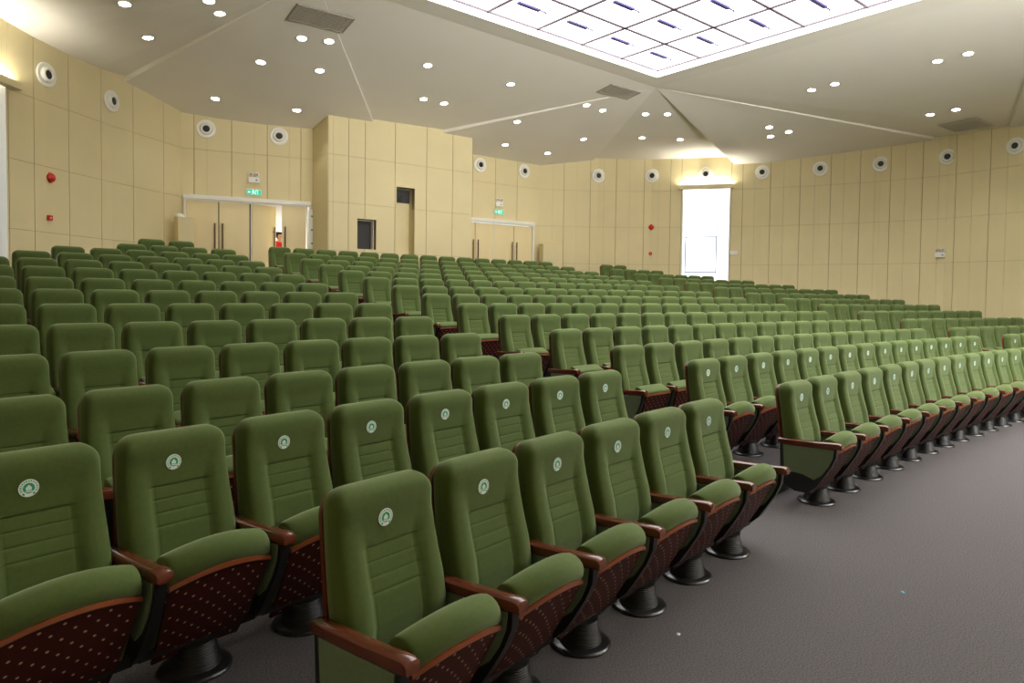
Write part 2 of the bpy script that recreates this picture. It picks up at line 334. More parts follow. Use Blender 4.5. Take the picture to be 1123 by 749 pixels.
# ------------------------------------------------------------------ luminous ceiling
lum = thing('luminous_ceiling', 'large rectangular luminous ceiling of bright white panels in a thin grey grid', 'ceiling light', (0, 45, ch))
mb = MB()
for k in range(4):
    l = (k + 1) % 4
    (ax, ay), (bx, by) = i4[k], i4[l]
    mb.add([(ax, ay - 45, cz - ch), (bx, by - 45, cz - ch), (bx, by - 45, 0), (ax, ay - 45, 0)], [(0, 1, 2, 3)])
link('cove_band', mb.mesh('cove_band', M['cove_e']), lum)
NX, NY = 6, 10; px0, px1, py0, py1 = -3.93, 3.93, 38.66, 51.36; sx, sy = (px1 - px0) / NX, (py1 - py0) / NY
mb = MB()
for i in range(NX + 1): mb.box((px0 + i * sx, (py0 + py1) / 2 - 45, -.012), (.062, py1 - py0 + .062, .03))
for j in range(NY + 1): mb.box((0, py0 + j * sy - 45, -.012), (px1 - px0 + .062, .062, .03))
M['grid'] = mat('grid_frame', srgb(118, 104, 116), 0.6)
link('grid_frame', mb.mesh('grid_frame', M['grid']), lum)
mb = MB(); mb.box((0, 0, 0), (sx - .045, sy - .045, .01)); me_panel = mb.mesh('diffuser_panel', M['panel_e'])
mb = MB(); mb.box((-.08, 0, -.03), (.54, .085, .035)); mb.box((.28, 0, -.025), (.2, .03, .012)); mb.box((.36, .0, -.045), (.012, .05, .012)); me_bar = mb.mesh('slot_bar', M['bar'])
for i in range(NX):
    for j in range(NY):
        p = link('diffuser_panel', me_panel, lum, (px0 + (i + .5) * sx, py0 + (j + .5) * sy - 45, 0))
        link('slot_bar', me_bar, p, (-.15, -.12, 0))

# ------------------------------------------------------------------ chairs
def lerp(t, tab):
    if t <= tab[0][0]: return tab[0][1]
    for (a, x), (b, y) in zip(tab, tab[1:]):
        if t <= b: return x + (y - x) * (t - a) / (b - a)
    return tab[-1][1]
sm = lambda t: 0 if t <= 0 else 1 if t >= 1 else t * t * (3 - 2 * t)
YB = ((.38, .0), (.53, .01), (.93, .07), (1.0, .078)); YF = ((.38, -.10), (.42, -.122), (.50, -.128), (.60, -.110), (.70, -.080), (.78, -.060), (.86, -.057), (.93, -.062), (1.0, -.052))
HW = ((.38, .247), (.6, .246), (.8, .238), (1.0, .231)); SEAM = (.775, .721, .667, .613)
FT = [-1, -.99, -.965, -.92, -.86, -.76, -.64, -.54, -.475, -.45, -.435, -.42, -.40, -.26, 0, .26, .40, .42, .435, .45, .475, .54, .64, .76, .86, .92, .965, .99, 1]
def backrest_mesh(low=False):
    mb = MB(); rings = []; ZT = 1.003; r = .075
    if low: zs = [.4, .5, .6, .7, .8, .88, .93, .955, .975, .99, .999, 1.003]
    else:
        zs = [.39 + .0125 * k for k in range(43)] + [s + d for s in SEAM for d in (-.009, -.004, 0, .004, .009)] + [.935, .95, .962, .973, .983, .991, .997, 1.001, 1.003]
        zs = sorted(set(round(z, 4) for z in zs)); zs = [z for i, z in enumerate(zs) if i == 0 or z - zs[i - 1] > .0016]
    ft = [-1, -.965, -.86, -.64, -.45, -.26, 0, .26, .45, .64, .86, .965, 1] if low else FT
    bt = [.93, .6, 0, -.6, -.93] if low else [.985, .93, .7, .3, 0, -.3, -.7, -.93, -.985]
    for z in zs:
        W = lerp(z, HW); yb, yf = lerp(z, YB), lerp(z, YF); k = 1.0
        if z > ZT - r:
            u = (z - (ZT - r)) / r; W = W - r + r * math.sqrt(max(0, 1 - u * u)) ** 1.0
        if z > ZT - .045:
            u = (z - (ZT - .045)) / .045; k = .12 + .88 * math.sqrt(max(0, 1 - u * u))
        ym = (yb + yf) / 2; h = (yb - yf) / 2 * k; ring = []
        for t in ft:
            x = W * t; e = max(0, 1 - abs(t) ** 5) ** .2
            y = ym - h * e; ax = abs(x)
            d = 0
            hx = .118 + max(0, z - .79) * .24
            d -= (.006 + .016 * sm((.90 - z) / .14)) * sm((ax - hx) / .045) * sm((1.02 - abs(t)) / .06) * sm((ZT + .01 - z) / .06)
            if z < .90:
                if not low and ax < .118 + .004:
                    g = sm((.122 - ax) / .006)
                    if z < .777: d += .004 * g
                    for s_ in SEAM:
                        d += .0042 * g * math.exp(-((z - s_) / .0035) ** 2)
                    if z < .777: d += .002 * math.exp(-((ax - .113) / .004) ** 2)
            ring.append((x, y + d * min(1, e * 1.2), z))
        for t in bt:
            e = max(0, 1 - abs(t) ** 6) ** (1 / 6); ring.append((W * t, ym + h * e, z))
        rings.append(ring)
    mb.loft(rings); return mb.mesh('backrest', M['fabric'], 50)
def shell_mesh():
    mb = MB(); rings = []; ZT = .978; r = .085
    for z in [.34, .4, .5, .6, .7, .8, .87, .89, .91, .93, .945, .96, .97, .976]:
        W = lerp(z, HW) - .009; yb = lerp(z, YB)
        if z > ZT - r: W = W - r + r * math.sqrt(max(0, 1 - ((z - (ZT - r)) / r) ** 2))
        c = yb + .006
        rings.append([(W * t, c - .008, z) for t in (-1, -.9, 0, .9, 1)] + [(W * t, c + (.018 if abs(t) < .95 else .012), z) for t in (1, .9, 0, -.9, -1)])
    mb.loft(rings); return mb.mesh('back_shell', M['shell'], 50)
P_ROUND = [(-.462, .523), (-.477, .545), (-.480, .572), (-.472, .596), (-.455, .614), (-.432, .625), (-.405, .628), (-.378, .621), (-.357, .603), (-.343, .575), (-.315, .50), (-.275, .40), (-.23, .30), (-.185, .21), (-.175, .165), (-.20, .145), (-.245, .17), (-.29, .24), (-.35, .335), (-.41, .43)]
P_FLAT = [(-.388, .522), (-.398, .536), (-.394, .551), (-.37, .563), (-.34, .576), (-.31, .589), (-.287, .598), (-.272, .598), (-.262, .588), (-.255, .57), (-.235, .50), (-.21, .40), (-.185, .30), (-.165, .21), (-.17, .165), (-.20, .145), (-.24, .17), (-.27, .24), (-.31, .335), (-.35, .43)]
def crown(x, rnd): q = (x / .225) ** 2; return ((.040 * q, -.045 * q) if rnd else (.006 * q, -.006 * q))
def seat_mesh(P, rnd, low=False):
    mb = MB(); rings = []; c = (sum(p[0] for p in P) / len(P), sum(p[1] for p in P) / len(P))
    ts = [-1, -.93, -.6, 0, .6, .93, 1] if low else [-1, -.995, -.975, -.93, -.82, -.6, -.3, 0, .3, .6, .82, .93, .975, .995, 1]
    PP = P[::2] if low else P
    for t in ts:
        x = .220 * t; k = .55 + .45 * max(0, 1 - abs(t) ** 20) ** .25; dy, dz = crown(x, rnd); 
        ring = []
        for y, z in PP:
            # ends shrink towards a line through the slab's middle, so the edge rounds over
            my, mz = (y + (c[0] - y) * (1 - k) * .22, z + (c[1] - z) * (1 - k) * .10)
            f = sm((z - .2) / .3); ring.append((x, my + dy * f, mz + dz * f))
        rings.append(ring)
    mb.loft(rings); return mb.mesh('seat', M['fabric'], 60)
def panel_mesh(top, bot, rnd, low=False):
    xs = [-1, -.5, 0, .5, 1] if low else [-1, -.75, -.5, -.25, 0, .25, .5, .75, 1]; vs = [0, .33, .66, 1]
    me = bpy.data.meshes.new('seat_panel'); V = []; Fc = []; UV = []
    for layer in (0, 1):
        for v in vs:
            for t in xs:
                hw = .222 - .03 * v; x = t * hw; dy, dz = crown(x, rnd); f = 1 - v * .75
                y = top[0] + (bot[0] - top[0]) * v + dy * f; z = top[1] + (bot[1] - top[1]) * v + dz * f
                y -= .012 * math.sin(math.pi * v) ; V.append((x, y + .012 * layer, z + .006 * layer)); UV.append((x, v * .47))
    nx, nv = len(xs), len(vs); B_ = nx * nv
    for j in range(nv - 1):
        for i in range(nx - 1):
            a = j * nx + i; Fc.append((a, a + 1, a + nx + 1, a + nx)); Fc.append((B_ + a, B_ + a + nx, B_ + a + nx + 1, B_ + a + 1))
    per = [i for i in range(nx)] + [j * nx + nx - 1 for j in range(1, nv)] + [(nv - 1) * nx + i for i in range(nx - 2, -1, -1)] + [j * nx for j in range(nv - 2, 0, -1)]
    for a, b in zip(per, per[1:] + per[:1]): Fc.append((a, a + B_, b + B_, b))
    me.from_pydata(V, [], Fc); uv = me.uv_layers.new(name='UVMap')
    for lp in me.loops: uv.data[lp.index].uv = UV[lp.vertex_index]
    me.materials.append(M['perf']); me.polygons.foreach_set('use_smooth', [True] * len(me.polygons)); me.set_sharp_from_angle(angle=.7)
    bm = bmesh.new(); bm.from_mesh(me); bmesh.ops.recalc_face_normals(bm, faces=bm.faces); bm.to_mesh(me); bm.free(); return me
def trim_mesh(top, rnd):
    mb = MB(); rings = []
    for k in range(-8, 9):
        x = k / 8 * .223; dy, dz = crown(x, rnd); y, z = top[0] + dy, top[1] + dz
        rings.append([(x, y - .012, z - .006), (x, y - .009, z + .010), (x, y + .012, z + .012), (x, y + .014, z - .010), (x, y - .004, z - .012)])
    mb.loft(rings); return mb.mesh('seat_trim', M['trimwood'], 50)
def arm_mesh(tip):
    mb = MB(); rings = []; hw = .031
    for f, zt, zb in ((0, .552, .512), (.02, .556, .508), (.3, .558, .510), (.6, .566, .516), (.85, .576, .524), (.955, .579, .527), (.99, .572, .528), (1, .562, .531)):
        y = .015 + (tip - .015) * f; k = .93 if f in (0, 1) else 1
        zc = (zt + zb) / 2; h = (zt - zb) / 2; b = .006
        rings.append([(-hw * k, y, zb + b), (-hw * k + b, y, zb), (hw * k - b, y, zb), (hw * k, y, zb + b), (hw * k, y, zt - b * 1.3), (hw * k - b * 1.4, y, zt - .002), (0, y, zt), (-hw * k + b * 1.4, y, zt - .002), (-hw * k, y, zt - b * 1.3)])
    mb.loft(rings); return mb.mesh('armrest', M['wood'], 35)
def support_mesh(tip):
    f = lambda y: y * (tip / -.5); mb = MB()
    mb.prism([(.0, .515), (f(-.465), .535), (f(-.46), .46), (f(-.425), .38), (f(-.37), .29), (f(-.31), .20), (-.24, .135), (-.13, .135), (-.05, .17), (-.01, .24)], -.021, .021)
    return mb.mesh('arm_support', M['black'], 30)
def insert_mesh(tip):
    f = lambda y: y * (tip / -.5); mb = MB()
    mb.prism([(-.03, .503), (f(-.442), .520), (f(-.434), .45), (f(-.402), .375), (f(-.350), .30), (-.29, .255), (-.2, .285), (-.12, .290), (-.045, .272)], -.0255, .0255)
    return mb.mesh('upholstered_insert', M['fabric_lit'], 30)
def pedestal_mesh(n=20):
    mb = MB(); prof = [(.11, .018)]
    for k in range(11): z = .02 + k * .010; r_ = .108 - .0022 * k; prof += [(r_, z + .002), (r_ - .004, z + .007)]
    prof += [(.09, .135), (.06, .14)]
    mb.lathe([(r, z) for r, z in prof], n=n, c=(0, -.2, 0)); mb.box((0, -.195, .165), (.52, .11, .06)); mb.box((0, -.19, .20), (.2, .09, .12))
    return mb.mesh('pedestal', M['blackrib'], 40)
def disc_mesh(n=28):
    mb = MB(); mb.lathe([(.152, .0), (.155, .006), (.150, .014), (.138, .019), (.10, .021), (.08, .022)], n=n, c=(0, -.2, 0)); return mb.mesh('base_disc', M['rim'], 40)
def sticker_mesh():
    # faces -y; laid on the cushion's upper front, centred at the origin
    mb = MB(); n = 36; K_ = .71
    def disc(r, y, mi, seg=n, c=(0, 0)):
        mb.add([(c[0], y, c[1])] + [(c[0] + r * math.cos(2 * math.pi * k / seg), y, c[1] + r * math.sin(2 * math.pi * k / seg)) for k in range(seg)], [(0, 1 + (k + 1) % seg, 1 + k) for k in range(seg)], mi)
    mb.lathe([(.0475, 0), (.0475, -.0014)], 0, n, 'y'); disc(.0275, -.0018, 1); 
    def poly(p, y, mi): mb.add([(a, y, b) for a, b in p], [tuple(range(len(p)))], mi)
    poly([(-.013, -.011), (.013, -.011), (.014, .002), (.006, .012), (.0, .018), (-.007, .011), (-.015, .003)], -.0022, 0)     # pale hand-like mark
    poly([(-.021, -.016), (-.012, -.020), (.0, -.0215), (.012, -.020), (.021, -.016), (.012, -.014), (-.012, -.014)], -.0023, 0)
    for k in range(15):      # ring of small letter-like strokes
        a = math.radians(205 - k * 230 / 14); r = .038; ca, sa = math.cos(a), math.sin(a)
        w_, h_ = .0026, .0042
        q = [(r * ca + (u * sa) * w_ + v * ca * h_, r * sa - (u * ca) * w_ + v * sa * h_) for u, v in ((-1, -1), (1, -1), (1, 1), (-1, 1))]
        poly(q, -.0019, 1)
        if k % 2: poly([(r * ca * (1 + .0) + (u * sa) * .0008 + v * ca * .002, r * sa - (u * ca) * .0008 + v * sa * .002) for u, v in ((-1, -1), (1, -1), (1, 1), (-1, 1))], -.0023, 0)
    for a0 in (222, 300):
        P_ = [((.0435 if s_ else .0345) * math.cos(math.radians(a0 + d)), (.0435 if s_ else .0345) * math.sin(math.radians(a0 + d))) for s_, rr in ((1, (0, 6, 12, 18)), (0, (18, 12, 6, 0))) for d in rr]
        poly(P_, -.0019, 1)
    mb.v = [(a * K_, b_, c * K_) for a, b_, c in mb.v]; return mb.mesh('sticker', [M['sticker_w'], M['sticker_g']])
ME = {'back': backrest_mesh(), 'shell': shell_mesh(), 'seat_r': seat_mesh(P_ROUND, True), 'seat_f': seat_mesh(P_FLAT, False),
      'pan_r': panel_mesh((-.466, .514), (-.215, .095), True), 'pan_f': panel_mesh((-.394, .512), (-.245, .095), False),
      'trim_r': trim_mesh((-.466, .516), True), 'trim_f': trim_mesh((-.394, .514), False),
      'arm_r': arm_mesh(-.50), 'arm_f': arm_mesh(-.43), 'sup_r': support_mesh(-.498), 'sup_f': support_mesh(-.43), 'ins_r': insert_mesh(-.498), 'ins_f': insert_mesh(-.43),
      'ped': pedestal_mesh(), 'disc': disc_mesh(), 'stk': sticker_mesh()}
ORD = ['', 'first', 'second', 'third', 'fourth', 'fifth', 'sixth', 'seventh', 'eighth', 'ninth', 'tenth', 'eleventh', 'twelfth', 'thirteenth', 'fourteenth', 'fifteenth']
def row_words(r):
    if r == 1: return 'front row'
    if r <= 7: return ORD[r] + ' row'
    if r == 14: return 'rearmost row'
    return ORD[15 - r] + ' row from the back'
def chair_label(block, row, i, n):
    if block == 'A': bl = 'left block'; pos = ('at the aisle' if i == 0 else ORD[i + 1] + ' from the aisle')
    elif block == 'C': bl = 'right block'; pos = ('at the aisle' if i == 0 else ORD[i + 1] + ' from the aisle')
    else:
        bl = 'middle block'
        pos = 'middle seat' if i == 7 else (('at the left aisle' if i == 0 else ORD[i + 1] + ' from the left aisle') if i < 7 else ('at the right aisle' if i == 14 else ORD[15 - i] + ' from the right aisle'))
    what = 'green chair with round sticker' if row <= 2 else 'plain green chair'
    return '%s, %s of %s, %s' % (what, row_words(row), bl, pos)
TYPES = {}
def make_chair(kind, sticker, left_arm, detail):
    r = link('auditorium_chair', None); s = '_r' if kind == 'r' else '_f'
    b = link('backrest', ME['back'], r)
    if sticker:
        st = link('sticker', ME['stk'], b, (-0.025, -.0595, .872)); st.rotation_euler = (math.radians(1.5), 0, 0)
    link('back_shell', ME['shell'], r)
    seat = link('seat', ME['seat' + s], r); link('seat_panel', ME['pan' + s], seat); link('seat_trim', ME['trim' + s], seat)
    for x in ((.277, -.277) if left_arm else (.277,)):
        a = link('armrest', ME['arm' + s], r, (x, 0, 0)); sp = link('arm_support', ME['sup' + s], r, (x, 0, 0))
        if detail: link('upholstered_insert', ME['ins' + s], sp)
    ped = link('pedestal', ME['ped'], r)
    if detail: link('base_disc', ME['disc'], ped)
    return r
def kids(o): return [c for c in ALL if c.parent == o]
def copy_tree(o, tree):
    c = o.copy(); COL.objects.link(c)
    for ch, sub in tree:
        k = ch.copy(); COL.objects.link(k); k.parent = c
        for g in sub:
            q = g.copy(); COL.objects.link(q); q.parent = k
    return c
vis = []; rest = []
for s in SEATS:
    p = project((s[4][0], s[4][1], s[4][2] + .97)); q = project((s[4][0], s[4][1], s[4][2] + .6))
    inside = p and (-130 if s[0] == 'A' and s[1] > 2 else -22) < p[0] < 1140 and -20 < p[1] < 760
    if inside: vis.append((p[2], s))
    elif q and -230 < p[0] < 1500 and p[2] > 2.4: rest.append(s)
vis.sort(key=lambda t: t[0])
rest = [s for _, s in vis[300:]] + rest
for _, s in vis[:300]:
    block, row, i, n, loc, rz, wx = s
    la = (block == 'B' and i == 0) or (block == 'C' and i == (1 if row == 14 else 0)) or (block == 'A' and i == n - 1)
    key = ('r' if row <= 2 else 'f', row <= 2, la, row <= 7)
    if key not in TYPES:
        r = make_chair(*key); tree = [(c, list(c.children)) for c in r.children]; TYPES[key] = (r, tree)
    else:
        r = copy_tree(*TYPES[key])
    r.location = loc; r.rotation_euler = (0, 0, rz + random.uniform(-.006, .006)); r.scale = (wx, 1, 1)
    tag(r, chair_label(block, row, i, n), 'chair', 'green auditorium chairs in curved rows')
# the rest of the chairs, the smallest in view, as one object
low = [(backrest_mesh(True), 0), (ME['shell'], 1), (seat_mesh(P_FLAT, False, True), 0), (ME['trim_f'], 5), (panel_mesh((-.394, .512), (-.245, .095), False, True), 2), (ME['arm_f'], 3), (ME['sup_f'], 4)]
mb = MB()
for block, row, i, n, loc, rz, wx in rest:
    T = Matrix.Translation(loc) @ Matrix.Rotation(rz, 4, 'Z') @ Matrix.Diagonal((wx, 1, 1, 1))
    la = (block == 'B' and i == 0) or (block == 'C' and i == (1 if row == 14 else 0)) or (block == 'A' and i == n - 1)
    for me, mi in low:
        for x in ((.277, -.277) if la else (.277,)) if mi in (3, 4) else (0,):
            mb.add([T @ (v.co + Vector((x, 0, 0))) for v in me.vertices], [tuple(p.vertices) for p in me.polygons], mi)
    mb.add([T @ Vector(p) for p in [(sx_ * .07, -.2 + sy_ * .07, z_) for sx_ in (-1, 1) for sy_ in (-1, 1) for z_ in (0, .2)]], [(0, 1, 3, 2), (4, 6, 7, 5), (0, 4, 5, 1), (2, 3, 7, 6), (1, 5, 7, 3)], 4)
o = link('auditorium_chairs', mb.mesh('auditorium_chairs', [M['fabric'], M['shell'], M['perf'], M['wood'], M['black'], M['trimwood']], 45))
tag(o, 'small far green chairs filling the rear and right block behind the nearer rows', 'chairs', 'green auditorium chairs in curved rows'); o['kind'] = 'stuff'

# ------------------------------------------------------------------ doors
def wall_frame(pl, d, off=0.0):
    p, t = along(pl, d); n = Vector((t.y, -t.x)); return Vector((p.x + n.x * off, p.y + n.y * off, 0)), math.atan2(t.y, t.x), n
HAND = MB()
HAND.lathe([(.017, -.55), (.017, .55)], n=12); HAND.box((0, .03, .42), (.02, .06, .02)); HAND.box((0, .03, -.42), (.02, .06, .02))
me_handle = HAND.mesh('door_handle', M['brownmetal'], 40)
def double_door(name, pl, leaves, frame, ajar=None):
    root = link(name, None); root['kind'] = 'structure'
    mb = MB(); (d0, d1) = frame
    P0, rz, n = wall_frame(pl, 0); Rm = Matrix.Rotation(rz, 4, 'Z')
    def bar(a, b, z0, z1, dep=.10, off=.03):
        c = P0 + Rm @ Vector(((a + b) / 2, -off, (z0 + z1) / 2)); mb.box(c, (b - a, dep, z1 - z0), 0, Rm.to_3x3())
    bar(d0 - .06, d1 + .06, 4.05, 4.15, .14, .05); bar(d0 - .06, d1 + .06, 4.02, 4.05, .10, .03)
    bar(d1, d1 + .06, FZ, 4.05); bar(d0 - .05, d0, FZ, 4.05)
    mid = leaves[2][0] - .01; bar(mid - .012, mid + .014, FZ, 4.02, .05, .01)
    link('door_frame', mb.mesh('door_frame', M['doorframe']), root)
    for k, (a, b) in enumerate(leaves):
        L = b - a - .018; mb = MB(); H = 4.02 - FZ - .01
        th = math.radians(ajar[1]) if ajar and ajar[0] == k else 0
        hinge_left = k in (0, 2)
        mb.box((L / 2, 0, H / 2), (L, .045, H)); mb.box((L / 2, -.024, .15), (L - .02, .006, .28))
        if k in (0, 1) or (k == 2 and not th): mb.box((L + .006, .03, H / 2), (.05, .012, H), 1)
        leaf = link('door_leaf', mb.mesh('door_leaf', [M['door'], M['dark']]), root, P0 + Rm @ Vector((a + .006, .0, FZ)), rz + th)
        h = link('door_handle', me_handle, leaf, ((L - .08) if hinge_left else .08, -.075, 1.22))
    return root
double_door('door_1', W_BL, [(.10, .862), (.866, 1.61), (1.65, 2.40), (2.404, 3.03)], (.10, 3.08), (2, 33))
double_door('door_2', W_BR, [(.19, .943), (.947, 1.66), (1.664, 2.458), (2.462, 3.20)], (.19, 3.20))
# corridor behind the ajar door
mb = MB()
def room(x0, x1, y0, y1, z0, z1, mi=0):
    v = [(x, y, z) for x in (x0, x1) for y in (y0, y1) for z in (z0, z1)]
    mb.add(v, [(4, 6, 7, 5), (2, 3, 7, 6), (0, 2, 6, 4), (1, 5, 7, 3), (0, 1, 3, 2)], mi)
room(-6.5, -.2, 59.62, 62.6, FZ - .005, 4.6)
struct('wall_corridor', mb, M['coffer'])
area('corridor_light', (-2.6, 61.0, 4.5), (-2.6, 61.0, 0), (2.5, 1.5), 130, (1, .98, .95))
area('corridor_door_light', (-2.3, 60.4, 4.3), (-2.3, 59.2, 2.6), (.8, .3), 25, (1, .98, .95))
# person in a red top standing in the corridor
def skin_body(name, pts, bones, mats, parent=None, sub=2):
    bm = bmesh.new(); ly = bm.verts.layers.skin.verify(); vs = []
    for k, (co, r) in enumerate(pts):
        v = bm.verts.new(co); v[ly].radius = (r, r) if not isinstance(r, tuple) else r; v[ly].use_root = (k == 0); vs.append(v)
    for a, b in bones: bm.edges.new((vs[a], vs[b]))
    me = bpy.data.meshes.new(name); bm.to_mesh(me); bm.free(); o = link(name, me, parent)
    sk = o.modifiers.new('skin', 'SKIN'); sk.use_smooth_shade = True; ss = o.modifiers.new('smooth', 'SUBSURF'); ss.levels = sub; ss.render_levels = sub
    dg = bpy.context.evaluated_depsgraph_get(); me2 = bpy.data.meshes.new_from_object(o.evaluated_get(dg)); o.modifiers.clear(); o.data = me2
    me2.materials.clear(); me2.materials.append(mats); return o
per = thing('person', 'person in a red top standing in the corridor behind the ajar door', 'person', (-2.15, 60.25, FZ), math.radians(20))
pts = [((0, 0, .95), (.14, .10)), ((0, .01, 1.12), (.13, .09)), ((0, .01, 1.32), (.15, .10)), ((0, .01, 1.45), (.08, .07)), ((0, 0, 1.52), .055), ((0, -.01, 1.60), (.075, .088)), ((0, 0, 1.70), (.07, .085)),
       ((.17, .01, 1.42), .05), ((.24, .02, 1.15), .04), ((.25, -.04, .92), .033), ((.25, -.06, .84), (.028, .04)),
       ((-.17, .01, 1.42), .05), ((-.24, .02, 1.15), .04), ((-.25, -.04, .92), .033), ((-.25, -.06, .84), (.028, .04)),
       ((.09, 0, .86), .085), ((.10, -.01, .48), .055), ((.10, .01, .09), .038), ((.10, -.12, .03), .035),
       ((-.09, 0, .86), .085), ((-.10, -.01, .48), .055), ((-.10, .01, .09), .038), ((-.10, -.12, .03), .035)]
bones = [(0, 1), (1, 2), (2, 3), (3, 4), (4, 5), (5, 6), (3, 7), (7, 8), (8, 9), (9, 10), (3, 11), (11, 12), (12, 13), (13, 14), (0, 15), (15, 16), (16, 17), (17, 18), (0, 19), (19, 20), (20, 21), (21, 22)]
for sx_ in (1, -1):   # fingers
    b0 = 10 if sx_ > 0 else 14
    for k, L_ in enumerate((.075, .085, .08, .065)):
        y = -.09 + .02 * k; pts += [((sx_ * .25, y, .80), .009), ((sx_ * .245, y + .004, .80 - L_ * .6), .008), ((sx_ * .236, y + .008, .80 - L_), .007)]
        m_ = len(pts); bones += [(b0, m_ - 3), (m_ - 3, m_ - 2), (m_ - 2, m_ - 1)]
    pts += [((sx_ * .235, -.105, .835), .011), ((sx_ * .225, -.12, .80), .009)]; m_ = len(pts); bones += [(b0, m_ - 2), (m_ - 2, m_ - 1)]
skin_body('body', pts, bones, M['skin'], per)
skin_body('red_top', [((0, 0, .93), (.165, .125)), ((0, .01, 1.12), (.15, .11)), ((0, .01, 1.32), (.17, .118)), ((0, .01, 1.44), (.10, .085)), ((.17, .01, 1.42), .066), ((.235, .02, 1.18), .056), ((-.17, .01, 1.42), .066), ((-.235, .02, 1.18), .056)], [(0, 1), (1, 2), (2, 3), (3, 4), (4, 5), (3, 6), (6, 7)], M['redshirt'], per)
skin_body('trousers', [((0, 0, .93), (.15, .115)), ((.09, 0, .84), .10), ((.10, -.01, .48), .075), ((.10, .01, .10), .06), ((-.09, 0, .84), .10), ((-.10, -.01, .48), .075), ((-.10, .01, .10), .06)], [(0, 1), (1, 2), (2, 3), (0, 4), (4, 5), (5, 6)], M['trouser'], per)
skin_body('hair', [((0, .02, 1.66), (.082, .09)), ((0, .015, 1.735), (.07, .08)), ((0, .045, 1.58), (.06, .05))], [(0, 1), (0, 2)], M['hair'], per)
mb = MB()
for sx_ in (-1, 1): mb.lathe([(.001, -.012), (.009, -.008), (.009, .002), (.001, .006)], 0, 10, 'y', (sx_ * .03, -.088, 1.635))
mb.box((0, -.10, 1.60), (.016, .03, .035)); mb.box((0, -.092, 1.565), (.04, .008, .008))
link('face_features', mb.mesh('face_features', M['skin'], 40), per)

# ------------------------------------------------------------------ windows
def window(name, pl, d0, d1, z0, z1, sash):
    root = link(name, None); root['kind'] = 'structure'
    P0, rz, n = wall_frame(pl, (d0 + d1) / 2); Rm = Matrix.Rotation(rz, 4, 'Z'); W_ = d1 - d0
    # chord frame between the opening's two edges
    a, _, _ = wall_frame(pl, d0); b, _, _ = wall_frame(pl, d1); c = (a + b) / 2; rz = math.atan2(b.y - a.y, b.x - a.x); Rm = Matrix.Rotation(rz, 4, 'Z').to_3x3(); W_ = (b - a).length
    root.location = (c.x, c.y, 0); root.rotation_euler = (0, 0, rz)
    mb = MB(); dep = .10
    for x in (-W_ / 2 + .02, W_ / 2 - .02): mb.box((x, .15, (z0 + z1) / 2), (.03, .06, z1 - z0))
    for z in (z0 + .02, z1 - .02): mb.box((0, .15, z), (W_, .06, .03))
    for x in (-W_ / 2 + .002, W_ / 2 - .002): mb.box((x, .06, (z0 + z1) / 2), (.016, .17, z1 - z0))
    link('window_frame', mb.mesh('window_frame', M['doorframe']), root)
    mb = MB(); mb.box((0, .16, (z0 + z1) / 2), (W_ - .06, .006, z1 - z0 - .06)); link('window_pane', mb.mesh('window_pane', M['glass']), root)
    if sash:
        x0, x1, s0, s1 = sash; mb = MB(); t = .032
        for z in (s0, s1): mb.box(((x0 + x1) / 2, .15, z), (x1 - x0 + t, .03, t))
        for x in (x0, x1): mb.box((x, .15, (s0 + s1) / 2), (t, .03, s1 - s0))
        mb.box((x1 + .012, .15, (s1 + 4.1) / 2), (.025, .02, 4.1 - s1)); link('window_sash', mb.mesh('window_sash', M['greyframe']), root)
    return root
window('window_1', W_R, 4.955, 6.54, 1.9, 5.60, (-.66, .36, 2.55, 3.75))
window('window_2', W_LF, lw - 1.62, lw - .03, 1.9, 5.60, None)
def pelmet(pl, d0, d1, z, label):
    a, _, _ = wall_frame(pl, d0); b, _, _ = wall_frame(pl, d1); c = (a + b) / 2; rz = math.atan2(b.y - a.y, b.x - a.x); W_ = (b - a).length + .1
    t = thing('window_pelmet', label, 'pelmet', (c.x, c.y, z), rz); mb = MB()
    mb.box((0, -.19, 0), (W_, .02, .13)); mb.box((0, -.11, -.055), (W_, .16, .02))
    for x in (-W_ / 2 + .01, W_ / 2 - .01): mb.box((x, -.1, 0), (.02, .17, .13))
    link('pelmet_box', mb.mesh('pelmet_box', M['wall']), t)
    mb = MB(); mb.box((0, -.12, -.03), (W_ - .1, .03, .02)); link('spill_strip', mb.mesh('spill_strip', M['spill_e']), t)  # glowing strip added for the window light spilling over the pelmet
    l = bpy.data.lights.new('pelmet_spill_fill', 'AREA'); l.shape = 'RECTANGLE'; l.size, l.size_y = W_ - .15, .05; l.energy = 34; l.color = (1, .97, .88)  # uplight added to carry that spill onto wall and ceiling
    lo = bpy.data.objects.new('pelmet_spill_fill', l); COL.objects.link(lo); lo.parent = t; lo.location = (0, -.11, .0); lo.rotation_euler = (math.pi + .12, 0, 0)
M['spill_e'] = mat('window_spill_glow', (1, 1, 1, 1), .5, emit=((1, .97, .88, 1), 12.0))
pelmet(W_R, 4.90, 6.58, 5.41, 'cream pelmet glowing along its top over the tall bright window')
pelmet(W_LF, lw - 1.65, lw + .10, 5.39, 'cream pelmet box over the window at the photo\'s left edge')

